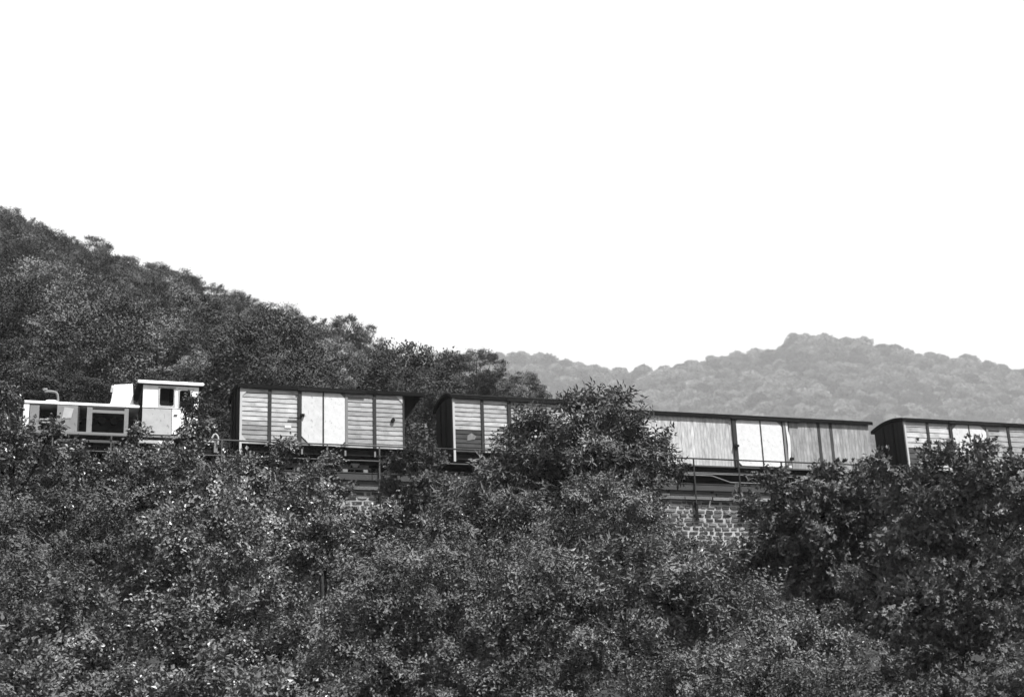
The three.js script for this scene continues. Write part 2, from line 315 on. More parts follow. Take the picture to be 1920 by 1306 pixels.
mesh('lamp_bracket', cylZ(0.07, 0.1, 12), M.iron, w4, 6.6, FLOOR + 1.2, 0.05);

{ // the long van with upright boards
  const w = thing('goods_wagon', 'long goods wagon of upright boards with white doors above bare wall', 'goods wagon', 'covered goods wagons of the train'); onTrack(w, 13.45);
  const L = 12.05, f = 1.08, e = 3.28, r = rng(77), b = 4.98, c = 7.5, mid = 6.33;
  mesh('body', box(L - 0.08, e - f + 0.1, WIDE - 0.1), M.inside, w, L / 2, (e + f) / 2 + 0.02, -WIDE / 2);
  for (const [x0, x1] of [[0.02, b - 0.07], [c + 0.32, L - 0.02]]) {
    const n = Math.round((x1 - x0) / 0.16), bw = (x1 - x0) / n;
    for (let i = 0; i < n; i++) {
      const x = x0 + bw * (i + 0.5); let pal = x < 3.2 ? [M.plankPale[4], M.plankPale[3]] : x < b ? [M.plankPale[3], M.plankPale[2]] : [M.plankPale[0], M.plankGrey[3], M.plankGrey[2]];
      if ((x > 9.2 && x < 9.45) || (x > 9.9 && x < 10.1)) pal = M.plankDark;
      const g = plank(+(e - f).toFixed(2), +(bw - 0.008).toFixed(3), 0.03, Math.floor(r() * 9)), m = mesh('board', g, pal[Math.floor(r() * pal.length)], w, x, (e + f) / 2, -0.015 + (r() - 0.5) * 0.008);
      m.rotation.z = Math.PI / 2;
    }
  }
  const dr = new THREE.Group(); dr.name = 'door'; w.add(dr);
  mesh('door_backing', box(c - b - 0.1, e - f - 0.04, 0.03), M.postGrey, dr, (b + c) / 2, (e + f) / 2, -0.012);
  mesh('door_panel', plate(chamfer(b + 0.14, mid - 0.035, f + 0.04, e - 0.06, [0.14, 0, 0, 0.1]), 0.04, 0.006), M.whiter, dr, 0, 0, 0.05);
  mesh('door_panel', plate(chamfer(mid + 0.035, c - 0.08, f + 0.04, e - 0.06, [0, 0.1, 0.24, 0]), 0.04, 0.006), M.whiter, dr, 0, 0, 0.05);
  mesh('door_bar', box(0.06, e - f, 0.06), M.postDark, dr, mid, (e + f) / 2, 0.035);
  mesh('door_post', box(0.15, e - f + 0.1, 0.15), M.postDark, w, b, (e + f) / 2, 0.02);
  mesh('door_post', box(0.1, e - f, 0.08), M.postGrey, w, c + 0.04, (e + f) / 2, 0.01);
  const pp = mesh('peeling_post', plate([[0, 0], [0.15, 0], [0.14, 0.5], [0.19, 1.0], [0.19, 1.45], [0.12, 1.75], [0.13, 2.15], [0, 2.15], [0.02, 1.7], [0.05, 1.1], [0.02, 0.6]], 0.06), M.whiter, w, c + 0.12, f + 0.02, 0.04); pp.userData.label = 'white post with ragged peeling paint';
  mesh('door_latch', mergeGeometries([box(0.24, 0.09, 0.1).clone(), box(0.06, 0.3, 0.05).clone().translate(-0.02, -0.05, -0.03)]), M.iron, w, b + 0.02, f + 0.92, 0.12);
  mesh('door_hook', box(0.16, 0.12, 0.1), M.iron, w, c + 0.26, f + 0.42, 0.12);
  mesh('door_track', box(c - b + 1.0, 0.1, 0.1), M.iron, w, 6.6, e + 0.0, 0.1);
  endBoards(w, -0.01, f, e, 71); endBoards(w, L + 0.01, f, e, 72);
  mesh('roof', roofGeo(L + 0.3, 0.26, 0.12, 0.13), M.roof, w, L / 2, e - 0.01, 0);
  mesh('floor_sill', box(L, 0.06, 0.06), M.ironGrey, w, L / 2, f - 0.035, 0);
  underframe(w, L, f, [1.6, L - 1.6]);
  mesh('brake_pipe', cylX(0.022, 7, 8), M.ironPale, w, 4.5, f - 0.4, 0.05);
  mesh('truss_rod', mergeGeometries([bar(V(1.6, 0.62, 0.06), V(3.7, 0.6, 0.06), 0.025), bar(V(3.7, 0.6, 0.06), V(4.6, 0.33, 0.06), 0.025), bar(V(4.6, 0.33, 0.06), V(7.4, 0.33, 0.06), 0.025), bar(V(7.4, 0.33, 0.06), V(8.3, 0.6, 0.06), 0.025)]), M.ironPale, w);
  mesh('truss_bracket', mergeGeometries([bar(V(-0.16, 0.24, 0), V(0, -0.02, 0), 0.032), bar(V(0.16, 0.24, 0), V(0, -0.02, 0), 0.032)]), M.ironPale, w, 5.45, 0.5, 0.09);
}

// ---------------------------------------------------------------- locomotive
{
  const w = thing('locomotive', 'small pale diesel locomotive with open hood and white cab at the left', 'locomotive'); onTrack(w, 0);
  const z0 = -0.25;                                   // near side of the hood
  // frame and footplate
  mesh('frame', box(7.0, 0.42, 2.0), M.iron, w, -8.0, 1.02, -1.25);
  mesh('running_board', box(6.6, 0.09, 2.44), M.ironPale, w, -8.3, 1.43, -1.25);
  mesh('frame_strip', box(2.3, 0.1, 0.06), M.ironGrey, w, -9.3, 1.16, -0.12);
  mesh('buffer_beam', box(0.14, 0.5, 2.3), M.ironPale, w, -4.45, 1.14, -1.25);
  mesh('buffer_beam', box(0.14, 0.5, 2.3), M.ironPale, w, -11.75, 1.14, -1.25);
  mesh('handrail', new THREE.TubeGeometry(new THREE.CatmullRomCurve3([V(-4.62, 1.45, -0.05), V(-4.5, 1.62, -0.05), V(-4.38, 1.5, -0.05), V(-4.38, 1.2, -0.05)]), 12, 0.04, 6), M.locoPale, w);
  mesh('step', box(1.3, 0.12, 0.18), M.locoPale, w, -6.75, 1.18, 0.0);
  mesh('footplate', box(0.75, 0.07, 2.3), M.locoPale, w, -4.8, 1.33, -1.25);
  for (const x of [-4.12, -12.05]) for (const z of [-0.4, -2.1]) mesh('buffer', mergeGeometries([cylX(0.09, 0.5), cylX(0.18, 0.05, 18).translate(x > -8 ? 0.22 : -0.22, 0, 0)]), M.iron, w, x, 1.14, z);
  for (const x of [-10.6, -8.1, -5.8]) for (const z of [-0.75, -1.75]) mesh('wheel', new THREE.LatheGeometry([[0.02, -0.05], [0.47, -0.05], [0.5, -0.02], [0.44, 0.0], [0.44, 0.05], [0.36, 0.02], [0.14, 0.02], [0.12, 0.06], [0.02, 0.06]].map(([a, c]) => new THREE.Vector2(a, c)), 26).rotateX(z > -1 ? Math.PI / 2 : -Math.PI / 2), M.iron, w, x, 0.5, z);
  mesh('coupling_rod', box(5.0, 0.09, 0.05), M.ironGrey, w, -8.2, 0.45, -0.6);
  // hood: posts, panels, openings onto a dark engine
  const hb = 1.48, ht = 2.56;
  mesh('hood_top', plate(chamfer(-11.72, -7.42, ht + 0.03, ht + 0.11, [0.02, 0.02, 0.03, 0.03]), 2.0, 0.015), M.locoWhite, w, 0, 0, z0 + 0.06);
  mesh('hood_front', box(0.06, ht - hb, 1.9), M.locoPale, w, -11.66, (hb + ht) / 2, -1.22);
  mesh('hood_far_side', box(4.2, ht - hb, 0.05), M.locoGrey, w, -9.55, (hb + ht) / 2, -2.18);
  const up = (name, x0, x1, m, dz = 0) => mesh(name, box(+(x1 - x0).toFixed(2), ht - hb, 0.05), m, w, (x0 + x1) / 2, (hb + ht) / 2, z0 + dz);
  up('hood_post', -11.7, -11.5, M.locoWhite); up('hood_post', -11.47, -11.13, M.locoGrey, -0.01);
  up('hood_door', -10.48, -9.72, M.locoGrey, 0.02); up('hood_post', -9.38, -9.18, M.locoGrey);
  up('hood_post', -7.98, -7.82, M.locoGrey); up('hood_post', -9.72, -9.66, M.postDark);
  mesh('door_reflection', plate([[0, 0], [0.34, 0.04], [0.42, 0.42], [0.08, 0.46]], 0.012), M.locoPale, w, -10.3, 2.02, z0 + 0.06);  // paler plate: a wedge of reflected light painted onto the door
  mesh('hood_rail', box(1.2, 0.12, 0.05), M.locoGrey, w, -8.58, 2.38, z0);
  mesh('hood_sill', box(4.2, 0.08, 0.06), M.locoGrey, w, -9.6, hb + 0.02, z0 + 0.01);
  mesh('radiator_slat', box(0.6, 0.04, 0.05), M.locoPale, w, -10.8, 1.98, z0); mesh('radiator_slat', box(0.6, 0.04, 0.05), M.locoPale, w, -10.8, 1.86, z0);
  const en = new THREE.Group(); en.name = 'engine'; w.add(en);
  mesh('engine_block', box(3.2, 0.7, 0.9), M.iron, en, -9.4, hb + 0.4, -1.2);
  for (let k = 0; k < 6; k++) mesh('cylinder_head', cylZ(0.14, 0.5, 12), M.iron, en, -10.6 + k * 0.45, hb + 0.62, -0.75);
  mesh('radiator', box(0.25, 0.85, 1.5), M.iron, en, -11.2, hb + 0.48, -1.22);
  // exhaust pipe
  mesh('exhaust_pipe', new THREE.TubeGeometry(new THREE.CatmullRomCurve3([V(-10.98, ht + 0.7, -0.9), V(-10.7, ht + 0.71, -0.9), V(-10.53, ht + 0.66, -0.9), V(-10.47, ht + 0.5, -0.9), V(-10.47, ht + 0.05, -0.9)]), 20, 0.045, 10), M.ironPale, w);
  mesh('exhaust_base', new THREE.CylinderGeometry(0.12, 0.16, 0.08, 14).scale(1.7, 1, 1), M.locoWhite, w, -10.7, ht + 0.3, -0.9);
  mesh('exhaust_cap', new THREE.CylinderGeometry(0.1, 0.08, 0.06, 12), M.locoPale, w, -10.96, ht + 0.78, -0.9);
  // white tank in front of the cab
  const tank = new THREE.Group(); tank.name = 'header_tank'; w.add(tank);
  mesh('tank_body', plate([[-8.52, 0], [-7.5, 0], [-7.58, 0.1], [-7.66, 0.2], [-7.72, 0.93], [-8.36, 0.87], [-8.42, 0.3]].map(([x, y]) => [x, ht + 0.13 + y]), 0.8, 0.04), M.locoWhite, tank, 0, 0, -0.62);
  mesh('tank_cap', new THREE.CylinderGeometry(0.07, 0.07, 0.1, 12), M.locoWhite, tank, -7.8, ht + 1.07, -1.0);
  mesh('tank_lip', box(0.16, 0.09, 0.7), M.locoWhite, tank, -8.4, ht + 0.96, -1.0);
  // cab: walls with real window openings
  const cab = new THREE.Group(); cab.name = 'cab'; w.add(cab);
  const cx0 = -7.32, cx1 = -5.18, cy0 = 1.5, cyb = 2.62, cy1 = 3.5;
  const opening = (x0, x1, y0, y1, rr) => { const h = new THREE.Path(); h.moveTo(x0 + rr, y0); h.lineTo(x1 - rr, y0); h.quadraticCurveTo(x1, y0, x1, y0 + rr); h.lineTo(x1, y1 - rr); h.quadraticCurveTo(x1, y1, x1 - rr, y1); h.lineTo(x0 + rr, y1); h.quadraticCurveTo(x0, y1, x0, y1 - rr); h.lineTo(x0, y0 + rr); h.quadraticCurveTo(x0, y0, x0 + rr, y0); return h; };
  const wallWith = (w0, w1, holes) => { const s = new THREE.Shape([[w0, cyb], [w1, cyb], [w1, cy1], [w0, cy1]].map(([x, y]) => new THREE.Vector2(x, y))); s.holes = holes; return new THREE.ExtrudeGeometry(s, { depth: 0.05, bevelEnabled: false, curveSegments: 5 }); };
  const hole = () => [opening(-6.68, -6.14, 2.66, 3.38, 0.1), opening(-5.92, -5.5, 2.6 + 0.03, 3.32, 0.09)];
  mesh('cab_wall', wallWith(cx0, cx1, hole()), M.locoWhite, cab, 0, 0, -0.05);
  mesh('cab_wall', wallWith(cx0, cx1, hole()), M.locoWhite, cab, 0, 0, -2.5);
  for (const [x0, x1, y0, y1] of [[-6.74, -6.08, 2.6, 3.44], [-5.98, -5.44, 2.57, 3.38]]) { const s = new THREE.Shape([[x0, y0], [x1, y0], [x1, y1], [x0, y1]].map(([x, y]) => new THREE.Vector2(x, y))); s.holes = [opening(x0 + 0.06, x1 - 0.06, y0 + 0.06, y1 - 0.06, 0.09)]; mesh('window_frame', new THREE.ExtrudeGeometry(s, { depth: 0.02, bevelEnabled: false }), M.locoPale, cab, 0, 0, 0.002); }
  mesh('belt_strip', box(cx1 - cx0 + 0.02, 0.05, 0.06), M.locoWhite, cab, (cx0 + cx1) / 2, cyb - 0.03, -0.015);
  for (const z of [-0.03, -2.47]) mesh('cab_side_panel', box(1.12, cyb - cy0, 0.05), M.locoPale, cab, cx0 + 0.56, (cyb + cy0) / 2, z);
  const door = new THREE.Group(); door.name = 'cab_door'; w.add(door);
  mesh('door_panel', box(0.98, cyb - cy0 - 0.06, 0.06), M.locoWhite, door, -5.69, (cyb + cy0) / 2, -0.03); mesh('door_handle', box(0.14, 0.03, 0.04), M.iron, door, -6.05, 2.3, 0.02);
  for (const x of [cx0 + 0.03, cx1 - 0.03]) { // end walls with openings; the left one has its shade put into the colour
    const s = new THREE.Shape([[-2.45, cy0], [-0.06, cy0], [-0.06, cy1], [-2.45, cy1]].map(([a, c]) => new THREE.Vector2(a, c))); s.holes = [opening(-1.0, -0.35, 2.7, 3.3, 0.08), opening(-2.15, -1.5, 2.7, 3.3, 0.08)];
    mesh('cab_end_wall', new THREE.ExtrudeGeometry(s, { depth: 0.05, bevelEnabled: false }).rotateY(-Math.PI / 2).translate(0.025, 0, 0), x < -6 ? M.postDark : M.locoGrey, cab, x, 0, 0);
  }
  mesh('cab_interior', box(1.3, 1.1, 1.9), M.inside, cab, -6.55, 2.05, -1.25);
  mesh('cab_shade_block', box(0.9, 0.9, 2.2), M.inside, cab, -6.75, 3.0, -1.32);  // near-black block: the dimness behind the first window put into colour
  mesh('cab_roof', plate(chamfer(cx0 - 0.2, cx1 + 0.16, cy1, cy1 + 0.14, [0.05, 0.05, 0.05, 0.05]), 2.62, 0.02), M.roof, w, 0, 0, 0.05);
  mesh('roof_gutter', plate(chamfer(cx0 - 0.22, cx1 + 0.18, cy1 + 0.02, cy1 + 0.12, [0.04, 0.04, 0.03, 0.03]), 0.07, 0.015), M.locoWhite, w, 0, 0, 0.13);
  mesh('roof_top', roofGeo(2.3, 0.12, 0.02, 0.04), M.roof, w, -6.25, cy1 + 0.12, 0);
}

// ---------------------------------------------------------------- foliage
// twigs: short sprays of real leaves; crowns are many sprays set on boughs over a tree's limbs
function leafShape(kind, L, W) {
  if (kind === 'palm') { // five-lobed leaf, as a fan
    const p = [[0, 0]], lob = [[-2.2, 0.5], [-1.35, 0.28], [-1.0, 0.85], [-0.45, 0.4], [0, 1], [0.45, 0.4], [1.0, 0.85], [1.35, 0.28], [2.2, 0.5]];
    for (const [t, k] of lob) p.push([Math.cos(t) * k * L * 0.62 + L * 0.38, Math.sin(t) * k * W]);
    const v = p.map(([x, y], i) => V(x, (i === 5 ? -0.14 : i === 1 || i === 9 ? -0.1 : 0) * L, y)), f = [];
    for (let i = 1; i < 9; i++) f.push([0, i + 1, i]);
    return { v, f };
  }
  return { v: [V(0, 0, 0), V(L * 0.42, W * 0.2, W * 0.5), V(L, -L * 0.08, 0), V(L * 0.42, W * 0.2, -W * 0.5)], f: [[0, 1, 2], [0, 2, 3]] };
}
function twigGeo(seed, o) {
  const r = rng(seed), pos = [], idx = [], m = new THREE.Matrix4(), q = new THREE.Quaternion(), e = new THREE.Euler();
  for (let i = 0; i < o.leaves; i++) {
    const t = (i + 0.5) / o.leaves, side = i % 2 ? 1 : -1, k = 0.75 + r() * 0.5, sh = leafShape(o.kind, o.L * k, o.W * k);
    e.set((r() - 0.5) * 1.3, side * (0.5 + r() * 0.8) * (i === o.leaves - 1 ? 0 : 1) + (r() - 0.5) * 0.4, -o.droop * (0.5 + r() * 0.7) + (r() - 0.5) * 0.7, 'YZX');
    m.compose(V(t * o.len, (r() - 0.5) * o.len * 0.4 - o.droop * t * t * 0.15, side * 0.02 + (r() - 0.5) * o.len * 0.5), q.setFromEuler(e), V(1, 1, 1));
    const b = pos.length / 3; for (const p of sh.v) { const c = p.clone().applyMatrix4(m); pos.push(c.x, c.y, c.z); }
    for (const f of sh.f) idx.push(b + f[0], b + f[1], b + f[2]);
  }
  const out = new Float32Array(idx.length * 3); idx.forEach((v, k) => { for (let c = 0; c < 3; c++) out[k * 3 + c] = pos[v * 3 + c]; });
  return { points: out, perLeaf: (idx.length / o.leaves) };
}
const leafMat = (v, rough, spec) => new THREE.MeshPhysicalMaterial({ color: grey(v), roughness: rough, specularIntensity: spec, vertexColors: true, side: THREE.DoubleSide });
const STYLE = {
  small: { geo: [1, 2, 3].map((k) => twigGeo(k, { kind: 'oval', L: 0.115, W: 0.08, leaves: 15, len: 0.5, droop: 0.2 })), mat: leafMat(0.105, 0.32, 0.5), boughs: 1.25, twigs: 25, spread: 0.4 },
  fine: { geo: [4, 5].map((k) => twigGeo(k, { kind: 'oval', L: 0.1, W: 0.05, leaves: 20, len: 0.5, droop: 0.35 })), mat: leafMat(0.088, 0.5, 0.3), boughs: 1.25, twigs: 25, spread: 0.4 },
  pinnate: { geo: [6, 7].map((k) => twigGeo(k, { kind: 'oval', L: 0.17, W: 0.06, leaves: 15, len: 0.55, droop: 0.55 })), mat: leafMat(0.088, 0.5, 0.3), boughs: 1.15, twigs: 23, spread: 0.43 },
  palm: { geo: [8, 9].map((k) => twigGeo(k, { kind: 'palm', L: 0.145, W: 0.095, leaves: 15, len: 0.55, droop: 0.6 })), mat: leafMat(0.095, 0.45, 0.4), boughs: 1.1, twigs: 22, spread: 0.42 },
};
function leafGeometry(list, twigs, tone, r) {
  const pick = list.map(() => twigs[Math.floor(r() * twigs.length)]), n = pick.reduce((a, t) => a + t.points.length, 0);
  const pos = new Float32Array(n), col = new Float32Array(n), v = V(0, 0, 0); let k = 0;
  list.forEach(([p, q, s, t], i) => {
    const tp = pick[i].points, per = pick[i].perLeaf * 3; let c = 1;
    for (let a = 0; a < tp.length; a += 3) {
      if (a % per === 0) c = t * tone * (0.7 + 0.6 * r());
      v.set(tp[a], tp[a + 1], tp[a + 2]).multiplyScalar(s).applyQuaternion(q).add(p);
      pos[k] = v.x; pos[k + 1] = v.y; pos[k + 2] = v.z; col[k] = col[k + 1] = col[k + 2] = c; k += 3;
    }
  });
  const g = new THREE.BufferGeometry(); g.setAttribute('position', new THREE.BufferAttribute(pos, 3)); g.setAttribute('color', new THREE.BufferAttribute(col, 3)); g.computeVertexNormals(); return g;
}
function limb(a, b, r0, r1, bend, r) {
  const mid = a.clone().lerp(b, 0.5).add(V((r() - 0.5) * bend, (r() - 0.2) * bend, (r() - 0.5) * bend));
  const c = new THREE.CatmullRomCurve3([a, mid, b]), g = new THREE.TubeGeometry(c, 6, 1, 6), p = g.attributes.position, pt = V(0, 0, 0);
  for (let i = 0; i <= 6; i++) { c.getPointAt(i / 6, pt); const k = lerp(r0, r1, i / 6); for (let j = 0; j < 7; j++) { const n = i * 7 + j; p.setXYZ(n, pt.x + (p.getX(n) - pt.x) * k, pt.y + (p.getY(n) - pt.y) * k, pt.z + (p.getZ(n) - pt.z) * k); } }
  return g;
}
function sprays(lobes, st, r, put) {
  const q = new THREE.Quaternion(), m3 = new THREE.Matrix4();
  lobes.forEach((lb, li) => {
    const area = 4 * Math.PI * Math.pow((Math.pow(lb.rx * lb.ry, 1.6) + Math.pow(lb.rx * lb.rz, 1.6) + Math.pow(lb.ry * lb.rz, 1.6)) / 3, 1 / 1.6);
    const n = Math.ceil(area * st.boughs * (lb.dense ?? 1));
    for (let i = 0; i < n; i++) {
      const y = 1 - 2 * (i + 0.5) / n + (r() - 0.5) * 0.1, t = i * 2.39996 + r() * 0.8, h = Math.sqrt(Math.max(0, 1 - y * y)), u = V(h * Math.cos(t), clamp(y, -1, 1), h * Math.sin(t));
      const inner = r() < 0.22, k = inner ? 0.45 + r() * 0.3 : 0.82 + 0.3 * r() + 0.16 * noise.noise(u.x * 3 + li * 7, u.y * 3, u.z * 3);
      const bx = u.x * lb.rx * k, by = u.y * lb.ry * k, bz = u.z * lb.rz * k;
      const b = V(lb.x + bx, lb.y + by, lb.z + bz);
      if (u.z < -0.35 && r() < 0.6) continue;
      if (lobes.some((o, oi) => oi !== li && ((b.x - o.x) / o.rx) ** 2 + ((b.y - o.y) / o.ry) ** 2 + ((b.z - o.z) / o.rz) ** 2 < 0.55)) continue;
      const out = V(bx / lb.rx ** 2, by / lb.ry ** 2, bz / lb.rz ** 2).normalize(), tone = 0.62 + 0.7 * r(), sp = st.spread * (0.7 + 0.6 * r()) * Math.min(1, 0.35 + lb.rx * 0.6);
      const tw = inner ? st.twigs * 0.6 : st.twigs;
      for (let j = 0; j < tw; j++) {
        const off = V(r() + r() - 1, (r() + r() - 1) * 0.6, r() + r() - 1).multiplyScalar(sp * 1.25);
        const ax = out.clone().multiplyScalar(0.7).add(V(r() - 0.5, (r() - 0.5) * 0.7 + (st.up ?? 0.1), r() - 0.5).multiplyScalar(1.3)).normalize();
        const upv = off.clone().normalize().multiplyScalar(0.75).add(V((r() - 0.5) * 0.6, 0.8, (r() - 0.5) * 0.6)).addScaledVector(out, 0.5);
        const zz = ax.clone().cross(upv).normalize(), yy = zz.clone().cross(ax).normalize();
        m3.makeBasis(ax, yy, zz); q.setFromRotationMatrix(m3);
        put(b.clone().add(off), q, 0.75 + r() * 0.5, tone * (0.8 + 0.4 * r()));
      }
    }
  });
}
const SIGHT = 2667;
// a bearing in the picture's direction at a distance from where the photographer stood
function toward(px, py, dist) { return V((px - 960) / SIGHT, -(py - 653) / SIGHT, -1).applyQuaternion(camera.quaternion).normalize().multiplyScalar(dist).add(camera.position); }
function tree(name, label, category, style, dist, blobs, o = {}) {
  const r = rng(o.seed ?? (blobs[0][0] * 7 + blobs[0][1] * 13 + 1)), st = STYLE[style];
  const lobes = blobs.map(([x, y, rx, ry, dd = 0]) => { const k = (dist + dd) / SIGHT, c = toward(x, y, dist + dd); return { x: c.x, y: c.y, z: c.z, rx: Math.max(0.14, rx * k - 0.26), ry: Math.max(0.14, ry * k - 0.3), rz: clamp((rx + ry) * 0.5 * k - 0.26, 0.16, 1.7), dense: o.dense }; });
  const cx = lobes.reduce((a, l) => a + l.x, 0) / lobes.length, cz = lobes.reduce((a, l) => a + l.z, 0) / lobes.length - 0.4, gy = height(cx, cz) - 0.1;
  const root = thing(name, label, category, o.group); root.position.set(cx, gy, cz);
  for (const l of lobes) { l.x -= cx; l.y -= gy; l.z -= cz; }
  const top = Math.max(...lobes.map((l) => l.y)), low = Math.min(...lobes.map((l) => l.y - l.ry)), tr = o.trunk ?? clamp(top * 0.012, 0.05, 0.16);
  const fork = V((r() - 0.5) * 0.5, Math.max(0.5, low + (top - low) * 0.15), (r() - 0.5) * 0.3);
  const wood_ = [limb(V(0, 0, 0), fork, tr, tr * 0.75, 0.25, r)];
  for (const l of lobes) { const e = V(l.x, l.y, l.z); wood_.push(limb(fork, e, tr * 0.6, tr * 0.22, 0.5, r)); for (let k = 0; k < 5; k++) { const t = r() * 6.28; wood_.push(limb(e, V(l.x + Math.cos(t) * l.rx * 0.85, l.y + (r() * 0.9 - 0.1) * l.ry, l.z + Math.sin(t) * l.rz * 0.8), tr * 0.2, 0.008, 0.3, r)); } }
  mesh('trunk', mergeGeometries(wood_), o.bark ?? M.bark, root);
  const got = []; sprays(lobes, st, r, (p, q, s, t) => got.push([p, q.clone(), s, t]));
  mesh('crown', leafGeometry(got, st.geo, o.tone ?? 1, r), st.mat, root); return root;
}
const TG = 'trees and bushes below the railway wall';
// left of the picture: small-leaved thicket in front of the locomotive
tree('alder_tree', 'small leaved tree rising at the left edge beside the locomotive hood', 'tree', 'small', 45, [[5, 700, 32, 52], [0, 770, 40, 55], [30, 835, 62, 48], [-30, 900, 80, 90], [85, 830, 36, 40]], { dense: 1.1 });
tree('sapling', 'leafy sapling standing in front of the locomotive cab', 'sapling', 'small', 48, [[346, 752, 15, 24], [345, 776, 18, 26], [336, 812, 30, 26], [362, 800, 14, 20], [342, 858, 45, 36]], { dense: 1.0 });
tree('sapling', 'thin sprig sticking up before the hood of the locomotive', 'sapling', 'small', 48, [[240, 815, 18, 20], [225, 850, 26, 30]], {});
tree('bush', 'dense bush below the front of the locomotive', 'bush', 'small', 47, [[110, 890, 100, 45], [210, 905, 90, 55], [60, 935, 110, 70]], { tone: 0.9 });
tree('bush', 'dense bush below the locomotive cab', 'bush', 'small', 46.5, [[310, 905, 90, 55], [405, 900, 60, 42], [350, 955, 120, 60]], {});
tree('bush', 'bush with a raised tuft in front of the first wagon left corner', 'bush', 'small', 47.5, [[520, 838, 22, 26], [505, 885, 55, 32], [450, 895, 45, 36], [560, 905, 60, 45], [470, 950, 90, 50]], {});
tree('bush', 'bush below the first wagon beside the exposed coping', 'bush', 'small', 48, [[602, 868, 24, 22], [590, 915, 45, 35], [625, 955, 40, 40], [580, 985, 90, 45]], {});
tree('birch_tree', 'thin tree with bare pale stems in the left thicket', 'tree', 'fine', 41, [[80, 1010, 120, 75], [220, 985, 90, 80], [190, 1090, 120, 60]], { bark: M.barkPale, trunk: 0.06, dense: 0.75, tone: 0.9 });
tree('bush', 'pale sparkling round bush in the middle of the left thicket', 'bush', 'small', 39, [[370, 1010, 110, 75], [440, 1080, 120, 80], [310, 1080, 90, 70]], { tone: 1.25 });
tree('bush', 'bush overhanging the dark hollow below the first wagon', 'bush', 'small', 44, [[540, 1010, 80, 55], [640, 1020, 60, 60], [600, 970, 60, 40]], { tone: 1.1 });
tree('bush', 'bush low at the left edge of the picture', 'bush', 'fine', 39, [[40, 1130, 120, 80], [10, 1250, 120, 90]], { tone: 0.9 });
tree('bush', 'wide small leaved bush at the bottom left', 'bush', 'small', 37, [[190, 1190, 130, 75], [300, 1270, 140, 80], [130, 1290, 120, 70]], {});
tree('bush', 'bright leaved bush at the bottom beside the dark hollow', 'bush', 'small', 38, [[460, 1180, 110, 70], [540, 1250, 100, 70], [420, 1270, 110, 70]], { tone: 1.1 });
// middle
tree('young_maple', 'slim young tree between the first and second wagon', 'tree', 'palm', 50, [[764, 815, 22, 32], [764, 850, 28, 38], [790, 890, 45, 42], [765, 935, 50, 45], [815, 950, 45, 50], [780, 1000, 70, 40]], { dense: 1.1, tone: 0.95 });
tree('bush', 'low bush at the foot of the exposed left stretch of wall', 'bush', 'small', 49, [[690, 1005, 60, 42], [720, 965, 22, 24]], { tone: 1.1 });
tree('ash_tree', 'broad pointed tree covering the gap between second and third wagon', 'tree', 'pinnate', 46, [[1098, 778, 52, 40], [1030, 815, 62, 38], [992, 800, 26, 36], [1045, 788, 36, 40], [1145, 778, 50, 40], [1070, 775, 36, 34], [1165, 815, 66, 42], [1110, 850, 110, 50], [960, 850, 52, 50], [1216, 866, 54, 50], [1190, 812, 44, 30], [1020, 900, 110, 50], [1165, 908, 88, 50], [925, 915, 60, 55]], { dense: 1.4 });
tree('hazel_bush', 'rounded bush right of the pointed tree below the bare wall', 'bush', 'fine', 42, [[1130, 960, 100, 60], [1195, 990, 65, 60], [1245, 1050, 60, 42], [1090, 1010, 90, 45]], { tone: 1.3, dense: 1.2 });
tree('bush', 'dark leaved bush under the pointed tree', 'bush', 'pinnate', 44, [[900, 985, 80, 50], [980, 985, 90, 50], [850, 1010, 60, 50]], {});
tree('bush', 'bush beneath the slim young tree', 'bush', 'fine', 41, [[740, 1055, 80, 45], [850, 1050, 80, 45]], {});
tree('bush', 'feathery bush left of centre beside the dark hollow', 'bush', 'fine', 36, [[700, 1110, 90, 60], [790, 1090, 90, 55], [680, 1180, 90, 60], [780, 1160, 80, 50]], { tone: 1.25, dense: 1.2 });
tree('bush', 'feathery bush at the centre of the thicket', 'bush', 'fine', 36, [[940, 1080, 110, 55], [1030, 1100, 110, 60], [930, 1150, 130, 60], [1060, 1160, 90, 55]], { tone: 1.3, dense: 1.25 });
tree('bush', 'bright topped bush right of centre below the bare wall', 'bush', 'pinnate', 37, [[1180, 1080, 120, 50], [1290, 1085, 90, 50], [1330, 1060, 50, 30], [1220, 1140, 130, 55]], { tone: 1.35, dense: 1.25 });
tree('bush', 'pale bush beside the dark gap of the large maple', 'bush', 'fine', 38, [[1400, 1150, 80, 55], [1470, 1200, 80, 55], [1350, 1210, 110, 60], [1550, 1260, 80, 55], [1545, 1195, 62, 50], [1470, 1270, 90, 50]], { tone: 1.35, dense: 1.25 });
tree('bush', 'bush low in the middle of the bottom edge', 'bush', 'fine', 36, [[860, 1230, 140, 70], [1000, 1230, 130, 65], [920, 1300, 170, 60], [800, 1290, 100, 60]], { tone: 1.15, dense: 1.2 });
tree('bush', 'bush at the bottom edge left of the middle', 'bush', 'fine', 36, [[690, 1260, 110, 70], [620, 1310, 110, 60]], { tone: 1.1, dense: 1.2 });
tree('bush', 'soft bush at the bottom edge right of the middle', 'bush', 'fine', 36, [[1170, 1240, 120, 60], [1300, 1290, 140, 60], [1450, 1310, 120, 60]], { tone: 1.25, dense: 1.2 });
tree('bush', 'bush in the bottom left corner of the picture', 'bush', 'small', 35, [[60, 1300, 110, 60], [-40, 1290, 100, 80], [170, 1330, 110, 60]], {});
tree('bush', 'bush at the bottom edge under the bright leaved bush', 'bush', 'small', 35, [[330, 1325, 110, 60], [480, 1330, 120, 60], [600, 1340, 90, 50]], { tone: 0.95 });
